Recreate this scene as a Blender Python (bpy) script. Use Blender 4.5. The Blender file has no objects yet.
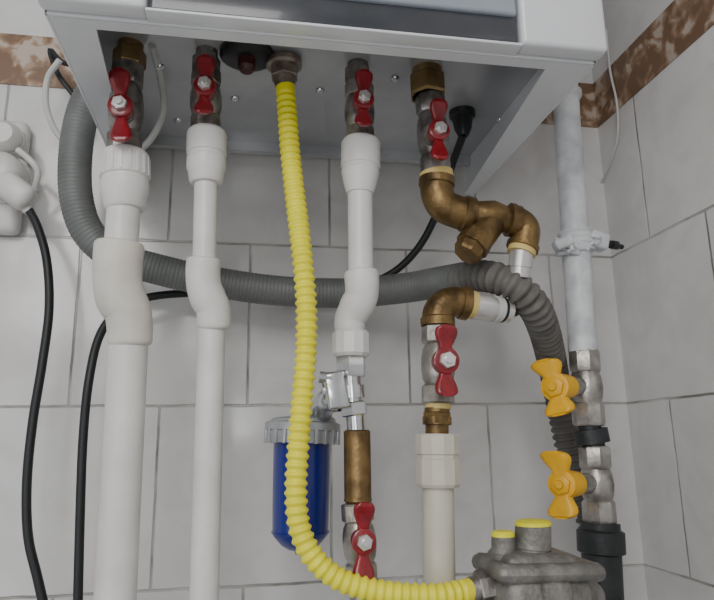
import bpy, bmesh, math, random
from mathutils import Vector, Matrix
random.seed(4)
C = bpy.context.scene
COL = C.collection
PI = math.pi
# ------------------------------------------------------------------ camera
F = 640.0
PITCH, YAW, ROLL = math.radians(12.5), math.radians(10.0), math.radians(-0.9)
CAM = Vector((0, -0.78, 1.5))
R = Matrix.Rotation(-YAW, 3, 'Z') @ Matrix.Rotation(PI/2 + PITCH, 3, 'X') @ Matrix.Rotation(ROLL, 3, 'Z')
cd = bpy.data.cameras.new('camera'); cam = bpy.data.objects.new('camera', cd); COL.objects.link(cam)
cam.matrix_world = Matrix.Translation(CAM) @ R.to_4x4()
cd.sensor_width = 36; cd.lens = F*36/714; cd.clip_start = 0.01
C.camera = cam
def ray(px, py): return R @ Vector(((px-357)/F, -(py-300)/F, -1))
def at(px, py, Y):
    d = ray(px, py); return CAM + d*((Y-CAM.y)/d.y)
def at_x(px, py, X):
    d = ray(px, py); return CAM + d*((X-CAM.x)/d.x)
def at_z(px, py, Z):
    d = ray(px, py); return CAM + d*((Z-CAM.z)/d.z)
def pr(rpx, Y): return rpx*(Y-CAM.y)*0.985/F
# ------------------------------------------------------------------ mesh helpers
def frame(n):
    n = n.normalized()
    a = Vector((0, 0, 1)) if abs(n.z) < .9 else Vector((1, 0, 0))
    u = a.cross(n).normalized(); return u, n.cross(u).normalized(), n
def turned(bm, p0, p1, prof, seg=32, rot=0.0):
    """profile of (fraction, radius) about the axis p0 to p1"""
    p0 = Vector(p0); p1 = Vector(p1); u, v, n = frame(p1-p0); rings = []
    for t, r in prof:
        c = p0.lerp(p1, t)
        rings.append([bm.verts.new(c + (u*math.cos(rot+2*PI*k/seg) + v*math.sin(rot+2*PI*k/seg))*max(r, 1e-5)) for k in range(seg)])
    for a, b in zip(rings, rings[1:]):
        for k in range(seg): bm.faces.new((a[k], a[(k+1) % seg], b[(k+1) % seg], b[k]))
    bm.faces.new(rings[0][::-1]); bm.faces.new(rings[-1])
def hexnut(bm, p0, p1, r, seg=6, rot=0.3):
    turned(bm, p0, p1, [(0, r*.9), (.1, r), (.9, r), (1, r*.9)], seg, rot)
def resample(pts, step):
    P = [Vector(p) for p in pts]
    if len(P) > 2:
        Q = [P[0]*2-P[1]] + P + [P[-1]*2-P[-2]]; D = []
        for i in range(1, len(Q)-2):
            a, b, c, d = Q[i-1:i+3]
            for k in range(24):
                t = k/24
                D.append(.5*((2*b)+(c-a)*t+(2*a-5*b+4*c-d)*t*t+(3*b-a-3*c+d)*t**3))
        D.append(P[-1])
    else: D = P
    L = [0]
    for a, b in zip(D, D[1:]): L.append(L[-1]+(b-a).length)
    n = max(2, int(L[-1]/step)); out = []; j = 0
    for i in range(n+1):
        s = L[-1]*i/n
        while j < len(L)-2 and L[j+1] < s: j += 1
        w = (s-L[j])/max(1e-9, L[j+1]-L[j]); out.append(D[j].lerp(D[j+1], min(1, w)))
    return out, L[-1]
def sweep(bm, pts, rf, step=.003, seg=20):
    P, T = resample(pts, step)
    if not callable(rf):
        r0 = rf; rf = lambda s, T: r0
    n0 = (P[1]-P[0]).normalized(); u, v, _ = frame(n0); rings = []; N = len(P)
    for i, p in enumerate(P):
        n = (P[min(i+1, N-1)]-P[max(i-1, 0)]).normalized()
        u = (u - n*u.dot(n)).normalized(); v = n.cross(u)
        r = rf(T*i/(N-1), T)
        rings.append([bm.verts.new(p+(u*math.cos(2*PI*k/seg)+v*math.sin(2*PI*k/seg))*r) for k in range(seg)])
    for a, b in zip(rings, rings[1:]):
        for k in range(seg): bm.faces.new((a[k], a[(k+1) % seg], b[(k+1) % seg], b[k]))
    bm.faces.new(rings[0][::-1]); bm.faces.new(rings[-1])
def box(bm, lo, hi, bev=0.0):
    lo = Vector(lo); hi = Vector(hi)
    r = bmesh.ops.create_cube(bm, size=1.0, matrix=Matrix.Translation((lo+hi)/2) @ Matrix.Diagonal((*(hi-lo), 1)))
    if bev:
        es = list({e for v in r['verts'] for e in v.link_edges})
        bmesh.ops.bevel(bm, geom=es, offset=bev, segments=3, affect='EDGES', profile=.5)
def obox(bm, c, ax, half, bev=0.0):
    """oriented box; ax = three unit axes"""
    M = Matrix((ax[0], ax[1], ax[2])).transposed().to_4x4()
    r = bmesh.ops.create_cube(bm, size=2.0, matrix=Matrix.Translation(c) @ M @ Matrix.Diagonal((*half, 1)))
    if bev:
        es = list({e for v in r['verts'] for e in v.link_edges})
        bmesh.ops.bevel(bm, geom=es, offset=bev, segments=3, affect='EDGES', profile=.5)
def BM(): return bmesh.new()
def obj(name, bm, m, parent=None, label=None, sharp=35):
    bmesh.ops.recalc_face_normals(bm, faces=bm.faces)
    me = bpy.data.meshes.new(name); bm.to_mesh(me); bm.free()
    for p in me.polygons: p.use_smooth = True
    me.set_sharp_from_angle(angle=math.radians(sharp))
    me.materials.append(m)
    o = bpy.data.objects.new(name, me); COL.objects.link(o)
    if parent is not None:
        o.parent = parent
        if parent.type == 'EMPTY': o.matrix_parent_inverse = Matrix.Translation(-parent.location)
    if label: o['label'] = label
    return o
def thing(name, label, cat, loc, group=None):
    o = bpy.data.objects.new(name, None); COL.objects.link(o); o.empty_display_size = .02
    o.location = loc; o['label'] = label; o['category'] = cat
    if group: o['group'] = group
    return o
def tag(o, label, cat, group=None):
    o['label'] = label; o['category'] = cat
    if group: o['group'] = group
    return o
def struct(name, bm, m):
    o = obj(name, bm, m); o['kind'] = 'structure'; return o
# ------------------------------------------------------------------ materials
def mat(name, col, rough=.4, metal=0.0, var=.12, scale=30, bump=.0, bscale=200, col2=None, coat=0.0, spec=.5):
    m = bpy.data.materials.new(name); m.use_nodes = True; nt = m.node_tree; N = nt.nodes; L = nt.links
    b = N['Principled BSDF']; tc = N.new('ShaderNodeTexCoord')
    nz = N.new('ShaderNodeTexNoise'); nz.inputs['Scale'].default_value = scale; nz.inputs['Detail'].default_value = 6
    L.new(tc.outputs['Object'], nz.inputs['Vector'])
    cr = N.new('ShaderNodeValToRGB'); e = cr.color_ramp.elements
    c2 = col2 or tuple(max(0, c*(1-var*2)) for c in col)
    e[0].position = .32; e[0].color = (*c2, 1); e[1].position = .62; e[1].color = (*col, 1)
    L.new(nz.outputs['Fac'], cr.inputs['Fac']); L.new(cr.outputs['Color'], b.inputs['Base Color'])
    b.inputs['Roughness'].default_value = rough; b.inputs['Metallic'].default_value = metal
    b.inputs['Specular IOR Level'].default_value = spec
    b.inputs['Coat Weight'].default_value = coat
    if bump:
        n2 = N.new('ShaderNodeTexNoise'); n2.inputs['Scale'].default_value = bscale; n2.inputs['Detail'].default_value = 4
        L.new(tc.outputs['Object'], n2.inputs['Vector'])
        bp = N.new('ShaderNodeBump'); bp.inputs['Strength'].default_value = bump; bp.inputs['Distance'].default_value = .001
        L.new(n2.outputs['Fac'], bp.inputs['Height']); L.new(bp.outputs['Normal'], b.inputs['Normal'])
    return m
M = dict(
 ppr=mat('white_plastic', (.74, .73, .71), .38, var=.07, scale=22),
 ppr_old=mat('yellowed_plastic', (.71, .68, .61), .42, var=.09, scale=25),
 cream=mat('cream_plastic', (.62, .59, .50), .4, var=.06),
 case=mat('white_enamel', (.70, .72, .745), .3, var=.03, scale=6, coat=.3),
 plate=mat('grey_sheet_metal', (.60, .61, .63), .24, .3, var=.12, scale=7, col2=(.43, .44, .46)),
 door=mat('blue_grey_door', (.30, .34, .39), .25, var=.04, coat=.4),
 strip=mat('dark_grey_glossy_plastic', (.045, .05, .06), .2, var=.1, coat=.3),
 black=mat('black_plastic', (.015, .016, .018), .35, var=.1),
 cable=mat('black_rubber', (.012, .014, .016), .45, var=.1),
 red=mat('red_enamel', (.26, .004, .012), .32, var=.2, scale=90, coat=.4, bump=.2),
 nickel=mat('dull_nickel', (.36, .34, .32), .42, .8, var=.25, scale=70, bump=.6, col2=(.12, .10, .09)),
 silver2=mat('worn_silver_metal', (.50, .48, .45), .36, .8, scale=60, bump=.5, col2=(.22, .20, .18)),
 brownnut=mat('tarnished_nut', (.36, .31, .26), .4, .8, scale=60, bump=.5, col2=(.16, .12, .09)),
 chrome=mat('chrome', (.72, .73, .75), .18, 1.0, var=.12),
 bolt=mat('pale_steel', (.78, .76, .74), .3, .7, var=.08),
 brass=mat('aged_brass', (.25, .16, .065), .42, .75, var=.3, scale=55, bump=.6, col2=(.095, .06, .027)),
 brass2=mat('dull_yellow_brass', (.36, .25, .11), .42, .8, var=.3, col2=(.16, .10, .04)),
 tape=mat('yellow_tape', (.72, .55, .20), .6, var=.1),
 yellow=mat('yellow_hose_coating', (.90, .83, .03), .4, var=.05, scale=40),
 ytap=mat('deep_yellow_plastic', (.88, .47, .004), .38, var=.1, scale=50),
 grey=mat('grey_hose_plastic', (.150, .160, .155), .5, var=.12, scale=30),
 grey2=mat('dusty_ribbed_hose', (.15, .142, .13), .6, var=.2, scale=50),
 blue=mat('blue_plastic', (.008, .020, .21), .3, var=.04, scale=20, coat=.3),
 paint=mat('rough_grey_white_paint', (.72, .74, .76), .45, var=.16, scale=45, bump=.9, bscale=70, col2=(.50, .52, .54)),
 castm=mat('cast_metal', (.29, .28, .26), .55, .5, var=.25, scale=45, bump=1.0, bscale=260, col2=(.13, .125, .115)),
 dark=mat('dark_steel', (.045, .05, .052), .45, .5, var=.2, scale=50, bump=.4),
 silver=mat('silver_plastic', (.44, .46, .48), .35, .5, var=.1),
 wire=mat('white_cable', (.60, .60, .58), .5, var=.05),
 plug=mat('aged_white_plastic', (.72, .71, .68), .38, var=.08),
 redp=mat('dark_red_plastic', (.08, .015, .018), .4),
 floor=mat('grey_floor_tile', (.3, .29, .28), .5, var=.1, scale=5),
 ceil=mat('white_paint', (.7, .7, .69), .8, var=.03, scale=5),
)
def tile_mat(name, axis, x0, z0):
    m = bpy.data.materials.new(name); m.use_nodes = True; nt = m.node_tree; N = nt.nodes; L = nt.links
    b = N['Principled BSDF']; tc = N.new('ShaderNodeTexCoord'); sp = N.new('ShaderNodeSeparateXYZ'); L.new(tc.outputs['Object'], sp.inputs[0])
    a = N.new('ShaderNodeMath'); a.operation = 'SUBTRACT'; L.new(sp.outputs[axis], a.inputs[0]); a.inputs[1].default_value = x0
    z = N.new('ShaderNodeMath'); z.operation = 'SUBTRACT'; L.new(sp.outputs['Z'], z.inputs[0]); z.inputs[1].default_value = z0
    cb = N.new('ShaderNodeCombineXYZ'); L.new(a.outputs[0], cb.inputs[0]); L.new(z.outputs[0], cb.inputs[1])
    nd = N.new('ShaderNodeTexNoise'); nd.inputs['Scale'].default_value = 30; L.new(tc.outputs['Object'], nd.inputs['Vector'])
    sc = N.new('ShaderNodeVectorMath'); sc.operation = 'SCALE'; sc.inputs['Scale'].default_value = .0026; L.new(nd.outputs['Color'], sc.inputs[0])
    ad = N.new('ShaderNodeVectorMath'); ad.operation = 'ADD'; L.new(cb.outputs[0], ad.inputs[0]); L.new(sc.outputs[0], ad.inputs[1])
    br = N.new('ShaderNodeTexBrick'); L.new(ad.outputs[0], br.inputs['Vector'])
    br.offset = .5; br.offset_frequency = 2; br.squash = 1
    for k, v in (('Scale', 1), ('Mortar Size', .0021), ('Mortar Smooth', .7), ('Brick Width', .2), ('Row Height', .2), ('Bias', 0)): br.inputs[k].default_value = v
    br.inputs['Color1'].default_value = (.73, .72, .71, 1); br.inputs['Color2'].default_value = (.67, .665, .66, 1)
    # grout: uneven, dark in places and pale in others
    ng = N.new('ShaderNodeTexNoise'); ng.inputs['Scale'].default_value = 11; ng.inputs['Detail'].default_value = 6; L.new(tc.outputs['Object'], ng.inputs['Vector'])
    gr = N.new('ShaderNodeValToRGB'); ge = gr.color_ramp.elements; ge[0].position = .38; ge[0].color = (.22, .21, .19, 1); ge[1].position = .60; ge[1].color = (.58, .57, .54, 1)
    L.new(ng.outputs['Fac'], gr.inputs['Fac']); L.new(gr.outputs['Color'], br.inputs['Mortar'])
    def mul(src, scale, dist, lo, p0, p1):
        nz = N.new('ShaderNodeTexNoise'); nz.inputs['Scale'].default_value = scale; nz.inputs['Detail'].default_value = 8; nz.inputs['Distortion'].default_value = dist
        L.new(tc.outputs['Object'], nz.inputs['Vector'])
        cr = N.new('ShaderNodeValToRGB'); e = cr.color_ramp.elements; e[0].position = p0; e[0].color = (*lo, 1); e[1].position = p1; e[1].color = (1, 1, 1, 1)
        L.new(nz.outputs['Fac'], cr.inputs['Fac'])
        mx = N.new('ShaderNodeMix'); mx.data_type = 'RGBA'; mx.blend_type = 'MULTIPLY'; mx.inputs['Factor'].default_value = 1
        L.new(src, mx.inputs[6]); L.new(cr.outputs['Color'], mx.inputs[7]); return mx.outputs[2]
    o1 = mul(br.outputs['Color'], 13, 1.2, (.92, .915, .91), .36, .58)
    o2 = mul(o1, 3.2, .3, (.91, .91, .91), .35, .6)
    L.new(o2, b.inputs['Base Color'])
    b.inputs['Roughness'].default_value = .15; b.inputs['Specular IOR Level'].default_value = .5
    inv = N.new('ShaderNodeMath'); inv.operation = 'SUBTRACT'; inv.inputs[0].default_value = 1; L.new(br.outputs['Fac'], inv.inputs[1])
    n2 = N.new('ShaderNodeTexNoise'); n2.inputs['Scale'].default_value = 11; L.new(tc.outputs['Object'], n2.inputs['Vector'])
    a2 = N.new('ShaderNodeMath'); a2.operation = 'ADD'; L.new(inv.outputs[0], a2.inputs[0]); L.new(n2.outputs['Fac'], a2.inputs[1])
    bp = N.new('ShaderNodeBump'); bp.inputs['Strength'].default_value = .6; bp.inputs['Distance'].default_value = .002
    L.new(a2.outputs[0], bp.inputs['Height']); L.new(bp.outputs['Normal'], b.inputs['Normal'])
    return m
def band_mat(name):
    m = bpy.data.materials.new(name); m.use_nodes = True; nt = m.node_tree; N = nt.nodes; L = nt.links
    b = N['Principled BSDF']; tc = N.new('ShaderNodeTexCoord')
    nz = N.new('ShaderNodeTexNoise'); nz.inputs['Scale'].default_value = 40; nz.inputs['Detail'].default_value = 3; nz.inputs['Distortion'].default_value = .8
    L.new(tc.outputs['Object'], nz.inputs['Vector'])
    vo = N.new('ShaderNodeTexVoronoi'); vo.inputs['Scale'].default_value = 38; vo.distance = 'MANHATTAN'; L.new(tc.outputs['Object'], vo.inputs['Vector'])
    mx = N.new('ShaderNodeMath'); mx.operation = 'MULTIPLY_ADD'; mx.inputs[1].default_value = .35; L.new(vo.outputs['Distance'], mx.inputs[0]); L.new(nz.outputs['Fac'], mx.inputs[2])
    cr = N.new('ShaderNodeValToRGB'); e = cr.color_ramp.elements
    e[0].position = .70; e[0].color = (.19, .11, .065, 1); e[1].position = .92; e[1].color = (.48, .40, .33, 1)
    k = e.new(.81); k.color = (.30, .19, .115, 1)
    L.new(mx.outputs[0], cr.inputs['Fac']); L.new(cr.outputs['Color'], b.inputs['Base Color']); b.inputs['Roughness'].default_value = .3
    return m
# ------------------------------------------------------------------ setting
XW = at(627, 404, 0).x
Zr = at(300, 404, 0).z
Xj = at(250, 330, 0).x
wm = tile_mat('wall_tile_back', 'X', Xj+.1, Zr)
wm2 = tile_mat('wall_tile_right', 'Y', -.085, Zr)
bm = BM(); box(bm, (-1.3, 0, 0), (XW+.1, .1, 2.6)); struct('wall_back', bm, wm)
bm = BM(); box(bm, (XW, -2.2, 0), (XW+.1, 0, 2.6)); struct('wall_right', bm, wm2)
bm = BM(); box(bm, (-1.3, -2.2, -.1), (XW+.1, .1, 0)); struct('floor', bm, M['floor'])
bm = BM(); box(bm, (-1.3, -2.2, 2.6), (XW+.1, .1, 2.7)); struct('ceiling', bm, M['ceil'])
ZB0 = Zr+.392; ZB1 = ZB0+.074
bmt = band_mat('patterned_border_tile')
bm = BM(); box(bm, (-1.3, -.0015, ZB0+.002), (XW-.0015, .0, ZB1-.002)); struct('trim_1', bm, bmt)
bm = BM(); box(bm, (XW-.0015, -2.2, ZB0+.002), (XW, -.0015, ZB1-.002)); struct('trim_2', bm, bmt)
# ------------------------------------------------------------------ boiler
YF = -.33
c = at(610, 52, YF-.018); ZB = c.z; XR = c.x-.002; XL = at(44, 10, YF).x
YV = -.215
ZP = at(283, 58, YV).z
boiler = thing('gas_boiler', 'white wall-hung gas boiler seen from below, above all the pipes', 'boiler', ((XL+XR)/2, (YF-.01)/2, ZB))
bm = BM(); t = .003; ZT = ZB+.70
box(bm, (XL, YF, ZB), (XL+t, -.004, ZT), .001); box(bm, (XR-t, YF, ZB), (XR, -.004, ZT), .001)
box(bm, (XL, YF, ZB), (XR, YF+t, ZT), .001); box(bm, (XL, YF, ZT-t), (XR, -.004, ZT), .001)
box(bm, (XL, -.006, ZP), (XR, -.004, ZT))
def plate(pts, z, th):
    lo = [bm.verts.new((x, y, z)) for x, y in pts]; hi = [bm.verts.new((x, y, z+th)) for x, y in pts]; n = len(pts)
    bm.faces.new(lo[::-1]); bm.faces.new(hi)
    for k in range(n): bm.faces.new((lo[k], lo[(k+1) % n], hi[(k+1) % n], hi[k]))
plate([(XL+t, YF+t), (XR-t, YF+t), (XR-t, YF+.014), (XL+t, YF+.014)], ZB, .002)      # turned-in front lip
plate([(XL+t, YF+.014), (XL+.034, YF+.014), (XL+.016, -.03), (XL+t, -.03)], ZB, .002)
plate([(XR-t, YF+.014), (XR-.040, YF+.014), (XR-.014, -.03), (XR-t, -.03)], ZB, .002)
obj('casing', bm, M['case'], boiler)
bm = BM(); box(bm, (XL+t, YF+t, ZP), (XR-t, -.006, ZP+.003)); box(bm, (XL+t, -.03, ZP-.012), (XR-t, -.02, ZP))
obj('bottom_plate', bm, M['plate'], boiler)
dx0 = at(150, 5, YF-.018).x; dx1 = at(519, 30, YF-.018).x
bm = BM(); box(bm, (XL-.002, YF-.018, ZB+.001), (dx0-.003, YF, ZT), .004); box(bm, (dx1+.003, YF-.018, ZB+.001), (XR+.002, YF, ZT), .004)
box(bm, (dx0-.004, YF-.015, ZB+.0005), (dx1+.004, YF, ZB+.003), .0008); obj('front_frame', bm, M['case'], boiler)
bm = BM(); box(bm, (dx0, YF-.014, ZB+.0032), (dx1, YF-.001, ZB+.030), .001); obj('control_strip', bm, M['strip'], boiler)
bm = BM(); box(bm, (dx0, YF-.018, ZB+.0265), (dx1, YF-.001, ZT-.05), .003); obj('front_door', bm, M['door'], boiler)
for (x, y) in ((160, 66), (235, 98), (320, 90), (395, 78), (500, 120), (528, 100), (178, 120)):
    p = at_z(x, y, ZP)
    if p.y > -.012: continue
    bm = BM(); turned(bm, p+Vector((0, 0, .001)), p-Vector((0, 0, .003)), [(0, .005), (.6, .0045), (1, .003)], 16); obj('screw', bm, M['chrome'], boiler)
# ------------------------------------------------------------------ valve
def handle(parent, hub, nrm, up, L, W, m, boltm, th=.003, hubk=1.0, boltk=.60, skew=0.0):
    """two-winged tap handle: curved rounded wings, raised hub, hex bolt"""
    n = nrm.normalized(); v = (up-n*up.dot(n)).normalized(); u = v.cross(n)
    hw = [(0, .66), (.14, .64), (.25, .48), (.38, .46), (.52, .60), (.66, .76), (.78, .83), (.86, .82), (.92, .74), (.97, .56), (1, .36)]
    def wid(a):
        for (a0, w0), (a1, w1) in zip(hw, hw[1:]):
            if a <= a1: return w0+(w1-w0)*(a-a0)/(a1-a0)
        return hw[-1][1]
    bm = BM(); rows = 48; cols = 10; F_ = []; B_ = []
    for i in range(rows+1):
        s = -1+2*i/rows
        a = abs(s); w = W*wid(a); f = []; g = []
        for j in range(cols+1):
            q = -1+2*j/cols
            lift = .006*a*a
            e = th*math.sqrt(max(0.04, 1-abs(q)**6))*(1 if a < .95 else .7)
            p = hub + v*(s*L) + u*(q*w+skew*a*a*(1 if s > 0 else .4)) + n*(lift)
            f.append(bm.verts.new(p+n*e)); g.append(bm.verts.new(p-n*e))
        F_.append(f); B_.append(g)
    for i in range(rows):
        for j in range(cols):
            bm.faces.new((F_[i][j], F_[i][j+1], F_[i+1][j+1], F_[i+1][j])); bm.faces.new((B_[i][j], B_[i+1][j], B_[i+1][j+1], B_[i][j+1]))
        bm.faces.new((F_[i][0], F_[i+1][0], B_[i+1][0], B_[i][0])); bm.faces.new((F_[i][-1], B_[i][-1], B_[i+1][-1], F_[i+1][-1]))
    for j in range(cols):
        bm.faces.new((F_[0][j], B_[0][j], B_[0][j+1], F_[0][j+1])); bm.faces.new((F_[-1][j], F_[-1][j+1], B_[-1][j+1], B_[-1][j]))
    W *= hubk
    turned(bm, hub-n*.006, hub+n*.006, [(0, W*.88), (.8, W*.98), (.95, W*.94), (1, W*.8)], 28)
    h = obj('handle', bm, m, parent, sharp=50)
    bm = BM(); hexnut(bm, hub+n*.005, hub+n*.011, W*boltk); turned(bm, hub+n*.010, hub+n*.014, [(0, W*.32), (1, W*.26)], 16)
    obj('bolt', bm, boltm, h)
    return h
def valve_body(parent, a, b, r, m, hub, nrm, name='body'):
    bm = BM()
    hexnut(bm, a, a.lerp(b, .24), r*1.0, 8, .2)
    turned(bm, a.lerp(b, .22), a.lerp(b, .78), [(0, r*.76), (.06, r*.80), (.16, r*.93), (.35, r*1.02), (.5, r*1.04), (.65, r*1.02), (.84, r*.93), (.94, r*.8), (1, r*.76)], 32)
    hexnut(bm, a.lerp(b, .76), b, r*1.0, 8, .5)
    nn = nrm.normalized(); mid = hub - nn*((hub-a.lerp(b, .5)).dot(nn))
    turned(bm, mid, hub-nn*.004, [(0, r*.6), (.75, r*.55), (.76, r*.42), (1, r*.4)], 24)
    return obj(name, bm, m, parent)
def ball_valve(label, top, bot, hubpx, Y, rpx, span, wpx, tilt=0, group='red-handled ball valves', m='nickel', nrm=(0, -1, 0)):
    a = at(*top, Y); b = at(*bot, Y); nrm = Vector(nrm)
    h = at(*hubpx, Y-.026)
    t = thing('ball_valve', label, 'valve', b, group)
    r = pr(rpx, Y)
    valve_body(t, a, b, r, M[m], h, nrm)
    up = Vector((math.sin(tilt), 0, math.cos(tilt)))
    handle(t, h, nrm, up, pr(span/2, Y-.03), pr(wpx, Y-.03), M['red'], M['bolt'])
    return t
def stub(t, name, px, py, Y, rpx, m, py2):
    """threaded piece from the boiler's bottom plate down to the valve"""
    p = at(px, py2, Y); q = Vector((p.x, p.y, ZP))
    if q.z <= p.z: q.z = p.z+.01
    bm = BM(); r = pr(rpx, Y)
    turned(bm, q, p, [(0, r*.8), (1, r*.8)], 28)
    hexnut(bm, q.lerp(p, .25), p, r*1.02)
    return obj(name, bm, m, t)
v1 = ball_valve('red-handled ball valve under the boiler on the leftmost thick white pipe', (128, 66), (124, 155), (121, 108), YV, 17.5, 84, 13.5, -.08)
stub(v1, 'union_nut', 129, 45, YV, 17, M['brass2'], 68)
v2 = ball_valve('red-handled ball valve on the thin white pipe left of the yellow hose', (206, 72), (206, 132), (205, 88), YV, 16.5, 70, 12.5, 0)
stub(v2, 'union_nut', 206, 50, YV, 15, M['nickel'], 74)
v3 = ball_valve('red-handled ball valve under the boiler just right of the yellow hose', (359, 84), (360, 143), (363, 101), YV, 16.5, 70, 12.5, .03)
stub(v3, 'union_nut', 358, 64, YV, 15.5, M['nickel'], 86)
v4 = ball_valve('red-handled ball valve hanging beneath the large brass nut of the boiler', (430, 96), (436, 176), (438, 132), YV, 17.5, 76, 13, .03)
stub(v4, 'union_nut', 428, 70, YV, 22, M['brass2'], 97)
v5 = ball_valve('red-handled ball valve below the brass elbow, above the cream plastic pipe', (438, 326), (438, 404), (445, 361), YV+.01, 17.5, 76, 15, .04, m='silver2')
v6 = ball_valve('lowest red-handled ball valve, under the brass tube beside the blue filter', (357, 503), (362, 582), (363, 541), YV+.01, 16, 74, 13, .03, m='silver2')
bm = BM(); turned(bm, at(438, 404, YV+.01), at(438, 409, YV+.01), [(0, .012), (1, .012)]); obj('tape_band', bm, M['tape'], v5, 'yellow thread tape')
bm = BM(); turned(bm, at(438, 322, YV+.01), at(438, 328, YV+.01), [(0, .0125), (1, .0125)]); obj('tape_band', bm, M['tape'], v5)
# ------------------------------------------------------------------ white pipes
def elbow(bm, pts, r, collar=.012, k=1.12):
    sweep(bm, pts, lambda s, T: r*k if (s < collar or s > T-collar) else r, .0012, 28)
def bulb(bm, pts, r0, r1):
    """rounded moulded elbow: full body, softly rounded mouths, faint swelling at the bend"""
    def rf(s, T):
        q = s/T; r = r0+(r1-r0)*q; e = min(s, T-s)/.005
        edge = 1 if e >= 1 else .82+.18*math.sqrt(max(0, 1-(1-e)**2))
        return r*edge*(1+.05*math.exp(-((q-.55)/.12)**2))
    sweep(bm, pts, rf, .0009, 36)
def ppr_pipe(name, label, sock, up, el, low, rp, rs, Yu, Yl, elm, group='white plastic water pipes', ribs=True):
    m = M['ppr']; p_end = at(*low[1], Yl)
    t = thing(name, label, 'pipe', p_end, group)
    bm = BM(); a = at(sock[0], sock[1], Yu); b = at(sock[0]+sock[3], sock[2], Yu); r = pr(rs, Yu)
    turned(bm, a, b, [(0, r*.86), (.03, r*.95), (.08, r), (.45, r), (.47, r*.93), (.52, r*.93), (.54, r*.98), (.72, r*.98), (.78, r*.9), (.95, r*.84), (1, r*.74)], 36)
    if ribs:
        u, v, n = frame(b-a)
        for k in range(18):
            an = 2*PI*k/18; cc = a.lerp(b, .27)+(u*math.cos(an)+v*math.sin(an))*r
            obox(bm, cc, (u*math.cos(an)+v*math.sin(an), n, -u*math.sin(an)+v*math.cos(an)), (.0007, (b-a).length*.16, .0012))
    obj('socket', bm, m, t)
    bm = BM(); sweep(bm, [at(*up[0], Yu), at(*up[1], Yu)], pr(rp[0], Yu), .01, 32); obj('upper_pipe', bm, m, t)
    bm = BM(); n = len(el); bulb(bm, [at(x, y, Yu+(Yl-Yu)*i/(n-1)) for i, (x, y) in enumerate(el)], pr(rp[1], Yu), pr(rp[3], Yl)); obj('elbow', bm, elm, t, sharp=60)
    bm = BM(); sweep(bm, [at(*low[0], Yl), p_end], pr(rp[2], Yl), .02, 32); obj('lower_pipe', bm, m, t)
    return t
ppr_pipe('thick_water_pipe', 'thick white plastic water pipe with bulky yellowed elbow, leftmost of the pipes', (125, 153, 210, 0), ((124, 205), (120, 262)),
         [(120, 242), (118, 262), (118, 284), (121, 298), (128, 312), (130, 328), (130, 346)], ((129, 335), (113, 640)), (16.5, 24.5, 18.5, 21), 24.5, YV, YV+.01, M['ppr_old'])
ppr_pipe('water_pipe', 'thin white plastic water pipe between the leftmost pipe and the yellow hose', (207, 131, 184, -1), ((206, 178), (204, 275)),
         [(204, 258), (203, 272), (204, 286), (208, 298), (213, 308), (214, 318), (214, 329)], ((212, 320), (203, 640)), (12, 17.5, 13.5, 17), 21, YV, YV+.01, M['ppr'], ribs=False)
t = thing('short_water_pipe', 'short white plastic pipe with elbow ending above the chrome fitting, right of yellow hose', 'pipe', at(351, 356, YV+.01), 'white plastic water pipes')
bm = BM(); a = at(361, 141, YV); b = at(360, 194, YV); r = pr(22, YV)
turned(bm, a, b, [(0, r*.9), (.06, r), (.5, r), (.52, r*.94), (.58, r*.94), (.6, r*.97), (.8, r*.85), (1, r*.68)], 36); obj('socket', bm, M['ppr'], t)
bm = BM(); sweep(bm, [at(360, 188, YV), at(361, 285, YV)], pr(13.5, YV), .01, 32); obj('pipe', bm, M['ppr'], t)
bm = BM(); bulb(bm, [at(361, 271, YV), at(362, 284, YV), at(361, 297, YV+.003), at(355, 309, YV+.007), at(350, 320, YV+.01), at(350, 333, YV+.01)], pr(19, YV), pr(16, YV)); obj('elbow', bm, M['ppr'], t, sharp=60)
bm = BM(); turned(bm, at(351, 331, YV+.01), at(351, 357, YV+.01), [(0, pr(17, YV)), (.12, pr(20, YV)), (.88, pr(20, YV)), (1, pr(17, YV))], 12); obj('union_nut', bm, M['ppr'], t, sharp=20)
# cream pipe
Y5 = YV+.01
t = thing('cream_water_pipe', 'cream plastic pipe with octagonal adapter below the brass elbow', 'pipe', at(440, 640, Y5))
bm = BM(); turned(bm, at(437, 408, Y5), at(437, 436, Y5), [(0, pr(13, Y5)), (.3, pr(13, Y5)), (.32, pr(15, Y5)), (.6, pr(15, Y5)), (.62, pr(12, Y5)), (1, pr(12, Y5))], 24)
hexnut(bm, at(437, 412, Y5), at(437, 424, Y5), pr(16, Y5)); obj('brass_nipple', bm, M['brass'], t)
bm = BM(); a = at(437, 434, Y5); b = at(438, 487, Y5); r = pr(23, Y5)
turned(bm, a, b, [(0, r*.93), (.04, r), (.38, r), (.40, r*.93), (.46, r*.93), (.48, r), (.94, r), (1, r*.92)], 12); obj('adapter', bm, M['cream'], t, sharp=20)
bm = BM(); sweep(bm, [at(438, 484, Y5), at(440, 640, Y5)], pr(16, Y5), .02, 32); obj('pipe', bm, M['cream'], t)
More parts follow.
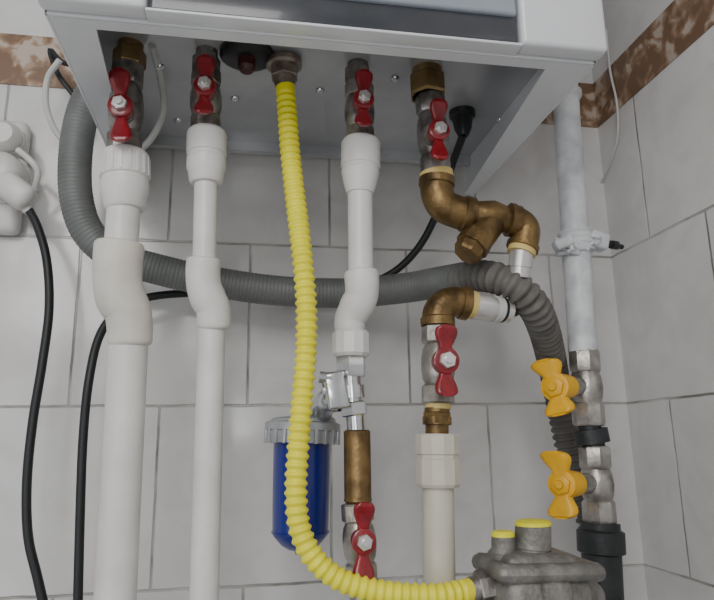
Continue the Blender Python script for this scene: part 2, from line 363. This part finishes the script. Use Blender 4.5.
# ------------------------------------------------------------------ brass strainer run
t = thing('brass_strainer', 'aged brass elbow and strainer run between the two right red valves', 'pipe fitting', at(470, 262, YV))
bm = BM(); turned(bm, at(436, 173, YV), at(437, 180, YV), [(0, pr(19, YV)), (1, pr(19, YV))], 28); obj('tape_band', bm, M['tape'], t, 'yellow thread tape')
bm = BM(); elbow(bm, [at(437, 179, YV), at(437, 192, YV), at(443, 205, YV), at(457, 212, YV), at(470, 215, YV)], pr(18.5, YV), .008, 1.1); obj('elbow', bm, M['brass'], t)
bm = BM(); a = at(464, 212, YV); b = at(518, 222, YV); r = pr(17, YV)
turned(bm, a, b, [(0, r*1.0), (.16, r*1.05), (.18, r*.85), (.3, r*.95), (.5, r*1.12), (.7, r*.95), (.8, r*.85), (.82, r*1.1), (1, r*1.08)], 32)
turned(bm, at(494, 219, YV), at(475, 244, YV-.004), [(0, r*.95), (1, r*1.0)], 28)
obj('strainer_body', bm, M['brass'], t)
bm = BM(); p, q = at(479, 236, YV-.003), at(466, 255, YV-.006); turned(bm, p, q, [(0, r*1.08), (.35, r*1.14), (.6, r*1.14), (.62, r*1.0), (.9, r*1.0), (1, r*.88)], 8, .2); obj('strainer_cap', bm, M['brass'], t, sharp=25)
bm = BM(); elbow(bm, [at(508, 219, YV), at(517, 221, YV), at(525, 228, YV), at(525, 239, YV), at(522, 249, YV)], pr(16, YV), .006, 1.15); obj('elbow', bm, M['brass'], t)
bm = BM(); turned(bm, at(523, 247, YV), at(521, 254, YV), [(0, pr(16, YV)), (1, pr(16, YV))], 28); obj('tape_band', bm, M['tape'], t)
bm = BM(); turned(bm, at(522, 251, YV), at(519, 277, YV+.006), [(0, pr(13.5, YV)), (.6, pr(13.5, YV)), (.62, pr(12, YV)), (1, pr(12, YV))], 24); obj('steel_nipple', bm, M['bolt'], t)
bm = BM(); sweep(bm, [at(519, 273, YV+.005), at(518, 283, YV+.030), at(518, 296, YV+.050), at(514, 307, YV+.036), at(506, 310, YV+.022)], pr(11, YV), .003, 24); obj('steel_bend', bm, M['chrome'], t)
bm = BM(); a = at(470, 305, Y5); b = at(508, 311, YV+.022)
turned(bm, a, b, [(0, pr(13, YV)), (.08, pr(15.5, YV)), (.5, pr(15.5, YV)), (.52, pr(13.5, YV)), (1, pr(13.5, YV))], 28); obj('steel_sleeve', bm, M['bolt'], t)
bm = BM(); turned(bm, a.lerp(b, .62), a.lerp(b, .76), [(0, pr(15, YV)), (1, pr(15, YV))], 28); obj('seal_ring', bm, M['wire'], t, 'pale sealing ring')
bm = BM(); turned(bm, a.lerp(b, .78), a.lerp(b, .84), [(0, pr(14.6, YV)), (1, pr(14.6, YV))], 28); obj('seal_ring', bm, M['black'], t, 'black sealing ring')
bm = BM(); turned(bm, at(473, 305, YV+.012), at(466, 304, Y5), [(0, pr(16, YV)), (1, pr(16, YV))], 28); obj('tape_band', bm, M['tape'], t)
bm = BM(); elbow(bm, [at(468, 304, Y5), at(457, 302, Y5), at(445, 304, Y5), at(438, 313, Y5), at(438, 326, Y5)], pr(16.5, Y5), .008, 1.12); obj('elbow', bm, M['brass'], t)
# ------------------------------------------------------------------ chrome fitting + brass tube under short pipe
t = thing('chrome_fitting', 'chrome tee with small stop tap above the brass tube', 'pipe fitting', at(356, 430, Y5))
bm = BM(); hexnut(bm, at(351, 356, Y5), at(351, 377, Y5), pr(16, Y5)); turned(bm, at(351, 376, Y5), at(353, 408, Y5), [(0, pr(10, Y5)), (.3, pr(10, Y5)), (.31, pr(13, Y5)), (.7, pr(13, Y5)), (.71, pr(9, Y5)), (1, pr(9, Y5))], 28)
hexnut(bm, at(353, 402, Y5), at(355, 416, Y5), pr(14, Y5)); turned(bm, at(355, 415, Y5), at(356, 431, Y5), [(0, pr(9, Y5)), (1, pr(9, Y5))], 24); obj('tee', bm, M['chrome'], t)
bm = BM(); obox(bm, at(335, 391, Y5-.002), (Vector((.98, 0, .17)), Vector((0, 1, 0)), Vector((-.17, 0, .98))), (pr(11, Y5), .011, pr(19, Y5)), .003); turned(bm, at(352, 390, Y5), at(322, 392, Y5), [(0, pr(9, Y5)), (1, pr(9, Y5))], 24)
turned(bm, at(332, 379, Y5-.008), at(319, 377, Y5-.008), [(0, pr(6, Y5)), (1, pr(6, Y5))], 16); obj('stop_tap', bm, M['chrome'], t)
bm = BM(); elbow(bm, [at(338, 397, Y5), at(330, 399, Y5+.006), at(323, 407, Y5+.018), at(317, 419, Y5+.034)], pr(13, Y5), .006, 1.15); obj('filter_elbow', bm, M['chrome'], t)
tb = BM(); a = at(357, 430, Y5); b = at(358, 503, Y5)
turned(tb, a, b, [(0, pr(12, Y5)), (.02, pr(13.5, Y5)), (.93, pr(13.5, Y5)), (.97, pr(14, Y5)), (1, pr(12, Y5))], 36)
tag(obj('brass_tube', tb, M['brass']), 'plain upright brass tube right of the blue filter', 'pipe fitting')
bm = BM(); sweep(bm, [at(362, 580, Y5), at(363, 640, Y5)], pr(12, Y5), .02, 28); tag(obj('steel_pipe', bm, M['silver2']), 'short metal pipe leaving the bottom of the lowest red valve', 'pipe')
# ------------------------------------------------------------------ blue filter
YFt = YV+.055
t = thing('water_filter', 'blue cylindrical water filter with silver ribbed collar behind the yellow hose', 'water filter', at(300, 552, YFt))
bm = BM(); a = at(302, 440, YFt); b = at(300, 554, YFt); r = pr(28, YFt)
turned(bm, a, b, [(0, r), (.5, r*.985), (.8, r*.96), (.84, r*.93), (.88, r*.8), (.92, r*.66), (.96, r*.42), (.965, r*.2), (1, r*.16)], 48)
turned(bm, a.lerp(b, .80), a.lerp(b, .825), [(0, r*.96), (.2, r*1.0), (.8, r*.99), (1, r*.95)], 48)
obj('bowl', bm, M['blue'], t)
bm = BM(); a = at(303, 422, YFt); b = at(302, 443, YFt); r = pr(37.5, YFt)
turned(bm, a, b, [(0, r*.92), (.06, r*.99), (.12, r), (.4, r), (.42, r*.94), (1, r*.92)], 40)
uu, vv, nn = frame(b-a)
for k in range(22):
    an = 2*PI*k/22; e = uu*math.cos(an)+vv*math.sin(an); obox(bm, a.lerp(b, .7)+e*r*.95, (e, nn, e.cross(nn)), (.002, .0065, .0016), .0005)
obj('collar', bm, M['silver'], t)
bm = BM(); turned(bm, at(303, 417, YFt), at(303, 424, YFt), [(0, pr(29, YFt)), (.3, pr(32, YFt)), (1, pr(33.5, YFt))], 36); obj('cap', bm, M['silver'], t)
# ------------------------------------------------------------------ yellow gas hose
YH = YV-.022
yp = [(285, 84, YV), (287, 110, YV), (290, 150, YV-.005), (295, 195, YV-.012), (301, 245, YH), (306, 300, YH), (306, 350, YH), (302, 400, YH), (298, 450, YH), (296, 490, YH), (299, 525, YH), (311, 554, YH), (334, 576, YH), (364, 588, YH), (400, 594, YH), (440, 595, YH), (474, 589, YH+.008)]
t = thing('gas_hose', 'bright yellow corrugated gas hose hanging down in front of the blue filter', 'hose', at(400, 604, YH))
bm = BM(); rb = pr(10.4, YH); pitch = .0072
def yr(s, T):
    if s < .012 or s > T-.012: return rb*1.08
    return rb*(1+.12*math.sin(2*PI*s/pitch))
sweep(bm, [at(*p) for p in yp], yr, .001, 24); obj('corrugated_tube', bm, M['yellow'], t, sharp=80)
a = at(284, 62, YV); b = at(285, 89, YV); a0 = Vector((a.x, a.y, ZP-.0005))
bm = BM(); turned(bm, a0, a.lerp(b, .25), [(0, pr(13, YV)), (.3, pr(13, YV)), (.35, pr(20, YV)), (.8, pr(20, YV)), (1, pr(17, YV))], 28); hexnut(bm, a.lerp(b, .2), a.lerp(b, .62), pr(16.5, YV), 6, .1); turned(bm, a.lerp(b, .55), b, [(0, pr(14, YV)), (.4, pr(12.5, YV)), (1, pr(10, YV))], 28); obj('end_nut', bm, M['brownnut'], t)
YG = YH+.008
bm = BM(); turned(bm, at(470, 590, YG), at(480, 588, YG), [(0, pr(12, YG)), (1, pr(13, YG))], 28); hexnut(bm, at(477, 589, YG), at(496, 585, YG), pr(17, YG)); obj('end_nut', bm, M['nickel'], t)
# ------------------------------------------------------------------ gas regulator
t = thing('gas_regulator', 'cast grey gas regulator with two yellow-topped knobs, below the yellow taps', 'regulator', at(536, 650, YG))
AX = (Vector((1, 0, -.03)).normalized(), Vector((0, 1, 0)), Vector((.03, 0, 1)).normalized())
bm = BM()
obox(bm, at(536, 567, YG), AX, (pr(56, YG), .036, pr(9, YG)), .0078)
obox(bm, at(531, 559, YG), AX, (pr(38, YG), .026, pr(9, YG)), .0078)
obox(bm, at(536, 602, YG), AX, (pr(48, YG), .032, pr(36, YG)), .018)
obox(bm, at(556, 594, YG-.030), AX, (pr(16, YG), .006, pr(12, YG)), .005)
turned(bm, at(484, 588, YG), at(512, 587, YG), [(0, pr(14, YG)), (.5, pr(14, YG)), (.55, pr(18, YG)), (1, pr(20, YG))], 28)
turned(bm, at(560, 594, YG), at(592, 596, YG+.03), [(0, pr(17, YG)), (.7, pr(17, YG)), (1, pr(15, YG))], 28)
obj('body', bm, M['castm'], t)
for sx in (-1, 0, 1):
    for sy in (-1, 1):
        p = at(536, 560, YG)+AX[0]*pr(46, YG)*sx+Vector((0, .028*sy, 0))
        bm = BM(); turned(bm, p-Vector((0, 0, .004)), p+Vector((0, 0, .002)), [(0, .004), (.8, .004), (1, .0028)], 14); obj('screw', bm, M['castm'], t)
for (x, y0, y1, r) in ((533, 524, 560, 18), (503, 535, 562, 11.5)):
    bm = BM(); a = at(x, y0, YG-.004); b = at(x, y1, YG-.004); R_ = pr(r, YG)
    turned(bm, b, a, [(0, R_*.95), (.3, R_*.92), (.32, R_), (.98, R_), (1, R_*.9)], 32); k = obj('adjuster', bm, M['castm'], t)
    bm = BM(); turned(bm, a-Vector((0, 0, .001)), a+Vector((0, 0, .0035)), [(0, R_*1.02), (.6, R_*1.02), (1, R_*.8)], 32); obj('yellow_cap', bm, M['yellow'], k)
# ------------------------------------------------------------------ drain hose
dp = [(112, 62, -.10), (100, 82, -.10), (84, 110, -.10), (76, 150, -.10), (76, 195, -.095), (88, 232, -.09), (116, 256, -.085), (160, 270, -.08), (215, 282, -.075), (280, 291, -.075), (350, 293, -.08), (405, 288, -.10), (440, 282, -.125), (470, 277, -.155)]
t = thing('drain_hose', 'grey corrugated drain hose looping behind the white pipes', 'hose', at(330, 300, -.08))
bm = BM(); rg = pr(16, -.09)
sweep(bm, [at(*p) for p in dp], lambda s, T: rg*(1+.015*math.sin(2*PI*s/.0042)), .00105, 22); obj('fine_ribbed_tube', bm, M['grey'], t, sharp=80)
dp2 = [(458, 280, -.145), (480, 276, -.175), (502, 280, -.20), (522, 292, -.205), (537, 312, -.19), (547, 340, -.145), (555, 378, -.085), (563, 420, -.055), (574, 470, -.045), (590, 520, -.045), (602, 570, -.045), (606, 640, -.045)]
bm = BM(); rg2 = pr(15.5, -.17)
sweep(bm, [at(*p) for p in dp2], lambda s, T: rg2*(1+.14*math.sin(2*PI*s/.0090)), .0012, 24); obj('coarse_ribbed_tube', bm, M['grey2'], t, 'coarsely ribbed brownish grey end', sharp=80)
# ------------------------------------------------------------------ gas supply pipe
YP = -.13
gp = thing('gas_supply_pipe', 'grey-white painted steel gas pipe running down the room corner', 'pipe', at(585, 352, YP))
top = at(565, 90, YP); bot = at(583, 352, YP); dirv = (top-bot).normalized()
bm = BM(); P0 = top+dirv*.5
sweep(bm, [P0, bot], lambda s, T: pr(15.5, YP)*(1+.02*math.sin(s*90)*math.sin(s*37)), .004, 32); obj('painted_pipe', bm, M['paint'], gp)
bm = BM(); turned(bm, at(565, 90, YP), at(566, 101, YP), [(0, pr(15.4, YP)), (.3, pr(19, YP)), (.7, pr(19, YP)), (1, pr(15.4, YP))], 28); obj('paint_ridge', bm, M['paint'], gp)
cl = thing('pipe_clamp', 'paint-covered wall clamp gripping the painted gas pipe', 'clamp', at(578, 250, YP))
bm = BM(); sweep(bm, [at(575, 232, YP), at(576, 240, YP), at(577, 252, YP)], lambda s, T: pr(19, YP)*(1+.06*math.sin(s*900)), .001, 32)
c0 = at(597, 241, YP-.004); obox(bm, c0, (Vector((.95, 0, -.3)), Vector((0, 1, 0)), Vector((.3, 0, .95))), (.012, .009, .010), .004)
c1 = at(563, 243, YP-.018); obox(bm, c1, (Vector((.9, 0, .4)), Vector((0, 1, 0)), Vector((-.4, 0, .9))), (.012, .006, .006), .003)
obj('band', bm, M['paint'], cl)
bm = BM(); e = at(622, 247, YP+.01); turned(bm, c0, e, [(0, .0032), (1, .0030)], 14); hexnut(bm, c0.lerp(e, .55), c0.lerp(e, .8), .0055); obj('bolt', bm, M['dark'], cl)
bm = BM()
for k in range(14):
    q = at(586, 242, YP-.017)
    q = q+Vector((random.uniform(-.024, .014), random.uniform(0, .006), random.uniform(-.007, .007)))
    sweep(bm, [q+Vector((random.uniform(-.010, .010), random.uniform(-.003, .004), random.uniform(-.007, .007))) for _ in range(4)], .0027, .002, 8)
obj('paint_lumps', bm, M['paint'], cl, sharp=80)
# gas taps
def gas_tap(label, top, bot, rpx, hub, span, w, tilt, skew):
    a = at(*top, YP); b = at(*bot, YP); t = thing('gas_tap', label, 'valve', b, 'yellow-handled gas taps')
    nrm = Vector((-.70, -.71, 0)).normalized(); h = at(*hub, YP-.020)
    r = pr(rpx, YP); bm = BM()
    hexnut(bm, a, a.lerp(b, .3), r, 8, .2); turned(bm, a.lerp(b, .28), a.lerp(b, .72), [(0, r*.8), (.2, r*.95), (.5, r*1.02), (.8, r*.95), (1, r*.8)], 32); hexnut(bm, a.lerp(b, .7), b, r, 8, .5)
    mid = a.lerp(b, .48); turned(bm, mid, h-(h-mid).normalized()*.004, [(0, r*.65), (.6, r*.6), (.62, r*.42), (1, r*.4)], 24)
    obj('body', bm, M['silver2'], t)
    up = Vector((math.sin(tilt), 0, math.cos(tilt)))
    handle(t, h, nrm, up, pr(span/2, YP-.02), pr(w, YP-.02), M['ytap'], M['ytap'], .0065, .80, .7, skew)
    bm = BM(); q = (h-mid).normalized(); turned(bm, h-q*.022, h-q*.002, [(0, pr(12, YP)), (1, pr(15, YP))], 24); obj('handle_neck', bm, M['ytap'], t, 'yellow handle neck')
    return t
gas_tap('upper of the two gas taps with yellow handles on the corner pipe', (584, 350), (589, 426), 17, (556, 387), 62, 20, -.25, -.005)
gas_tap('lower of the two gas taps with yellow handles, just above the regulator', (594, 446), (600, 524), 17, (563, 484), 68, 19, -.02, -.006)
bm = BM(); turned(bm, at(589, 424, YP), at(594, 448, YP), [(0, pr(12, YP)), (.2, pr(12, YP)), (.22, pr(18, YP)), (.8, pr(18, YP)), (.82, pr(12, YP)), (1, pr(12, YP))], 28)
tag(obj('black_coupling', bm, M['dark']), 'black coupling ring between the two yellow-handled gas taps', 'pipe fitting')
bm = BM(); sweep(bm, [at(600, 523, YP), at(605, 640, YP)], lambda s, T: pr(24, YP) if .008 < s < .03 else pr(20, YP), .002, 32)
tag(obj('dark_gas_pipe', bm, M['dark']), 'dark steel gas pipe below the lower yellow-handled tap', 'pipe')
# ------------------------------------------------------------------ things on the boiler's underside
p = at_z(247, 53, ZP)
t = thing('drain_outlet', 'black round outlet with dark red knob under the boiler, left of the yellow hose', 'outlet', p-Vector((0, 0, .02)))
bm = BM(); turned(bm, p, p-Vector((0, 0, .008)), [(0, .026), (.5, .026), (1, .017)], 32); obj('flange', bm, M['black'], t)
bm = BM(); turned(bm, p-Vector((0, 0, .006)), p-Vector((0, 0, .020)), [(0, .010), (.3, .008), (.7, .009), (1, .006)], 10); obj('knob', bm, M['redp'], t)
p = at_z(462, 112, ZP)
bm = BM(); turned(bm, p, p-Vector((0, 0, .03)), [(0, .015), (.2, .015), (.25, .012), (.7, .010), (1, .006)], 24); tag(obj('cable_gland', bm, M['black']), 'black cable gland under the boiler near the large brass nut', 'cable gland')
e1 = p-Vector((0, 0, .028))
# cables
bm = BM(); pts = [e1]+[at(*q) for q in ((452, 165, -.10), (436, 215, -.075), (415, 252, -.055), (385, 277, -.04), (340, 290, -.035), (270, 294, -.035), (200, 293, -.045), (150, 297, -.06), (120, 310, -.07), (100, 335, -.08), (89, 380, -.09), (83, 440, -.09), (80, 520, -.09), (77, 640, -.09))]
sweep(bm, pts, pr(4.2, -.08), .004, 12); tag(obj('power_cable', bm, M['cable']), 'long black cable running from under the boiler behind the white pipes', 'cable')
bm = BM(); pts = [at(*q) for q in ((27, 206, -.055), (38, 228, -.06), (47, 262, -.065), (49, 310, -.065), (42, 365, -.065), (33, 420, -.065), (27, 480, -.065), (28, 535, -.065), (38, 580, -.065), (52, 640, -.065))]
sweep(bm, pts, pr(4.2, -.065), .004, 12); tag(obj('power_cable', bm, M['cable']), 'black cable hanging from the white plug at the left edge', 'cable')
bm = BM(); pts = [at(*q) for q in ((80, 66, -.05), (62, 62, -.045), (50, 50, -.04), (58, 74, -.04), (74, 96, -.035), (86, 118, -.03))]
sweep(bm, pts, .0032, .003, 10); tag(obj('sensor_cable', bm, M['cable']), 'short dark cable loop beside the lower left corner of the boiler', 'cable')
# outlet and plugs
t = thing('wall_outlet', 'white wall outlet box behind the plug at the left edge', 'outlet', at(10, 240, -.01))
a = at(-35, 236, 0); b = at(34, 128, 0); bm = BM(); box(bm, (a.x, -.022, a.z), (b.x, 0, b.z), .009); obj('cover', bm, M['plug'], t)
bm = BM(); cc = at(5, 180, -.022); turned(bm, cc, cc-Vector((0, .008, 0)), [(0, .030), (.7, .030), (1, .027)], 36); obj('socket_ring', bm, M['plug'], t)
t = thing('power_plug', 'white power plug pushed into the outlet at the left edge', 'plug', at(22, 215, -.05))
cc = at(6, 180, -.03); bm = BM(); turned(bm, cc, cc-Vector((0, .036, 0)), [(0, .025), (.3, .026), (.7, .024), (.9, .019), (1, .012)], 28)
obox(bm, at(15, 191, -.062), (Vector((.8, 0, -.6)), Vector((0, 1, 0)), Vector((.6, 0, .8))), (.022, .013, .015), .010); obj('body', bm, M['plug'], t)
bm = BM(); turned(bm, at(18, 193, -.056), at(29, 212, -.056), [(0, .010), (.4, .009), (1, .005)], 20); obj('strain_relief', bm, M['plug'], t)
t = thing('plug_adapter', 'small round white plug just above the power plug at left edge', 'plug', at(12, 160, -.05))
bm = BM(); cc = at(12, 146, -.022); turned(bm, cc, cc-Vector((0, .036, 0)), [(0, .019), (.2, .020), (.5, .019), (.52, .0165), (.6, .0165), (.62, .0185), (.8, .017), (1, .012)], 28); obj('body', bm, M['plug'], t)
bm = BM(); sweep(bm, [at(18, 150, -.05), at(30, 160, -.055), at(38, 172, -.05), at(34, 190, -.04)], .0035, .003, 10); obj('cord_stub', bm, M['plug'], t)
# thin white wires
bm = BM(); sweep(bm, [at_z(152, 45, ZP)]+[at(*q) for q in ((161, 80, -.16), (163, 112, -.14), (150, 140, -.12), (128, 158, -.10))], .0036, .003, 10); tag(obj('thin_cable', bm, M['wire']), 'thin white cable looping beside the leftmost red valve', 'cable')
bm = BM(); sweep(bm, [at(*q) for q in ((60, 60, -.06), (48, 78, -.05), (46, 104, -.045), (55, 130, -.04), (72, 150, -.04))], .0036, .003, 10); tag(obj('thin_cable', bm, M['wire']), 'thin white cable at left behind the grey hose under the boiler corner', 'cable')
bm = BM(); sweep(bm, [at_x(x, y, XW-.004) for x, y in ((606, 30), (610, 70), (617, 105), (617, 140), (607, 170), (600, 185))], .0016, .003, 8); tag(obj('thin_cable', bm, M['wire']), 'thin white wire against the right wall beside the patterned border', 'cable')
# ------------------------------------------------------------------ light
w = bpy.data.worlds.new('world'); C.world = w; w.use_nodes = True
bg = w.node_tree.nodes['Background']; bg.inputs[0].default_value = (.88, .89, .90, 1); bg.inputs[1].default_value = .50
def area(name, loc, target, size, power, col):
    l = bpy.data.lights.new(name, 'AREA'); l.energy = power; l.size = size; l.color = col
    o = bpy.data.objects.new(name, l); COL.objects.link(o); o.location = loc
    o.rotation_euler = (Vector(target)-Vector(loc)).to_track_quat('-Z', 'Y').to_euler(); return o
area('room_light', (-.45, -1.75, 2.3), (0, 0, 1.5), .8, 15, (1, .97, .95))
area('left_light', (-1.1, -1.5, 1.3), (.1, 0, 1.6), 1.0, 4.5, (.93, .96, 1))  # broad, slightly cool area light from the left; no window modelled
l = bpy.data.lights.new('phone_light', 'POINT'); l.energy = 1.0; l.shadow_soft_size = .05; o = bpy.data.objects.new('phone_light', l); COL.objects.link(o); o.location = CAM+Vector((-.03, -.03, .05))
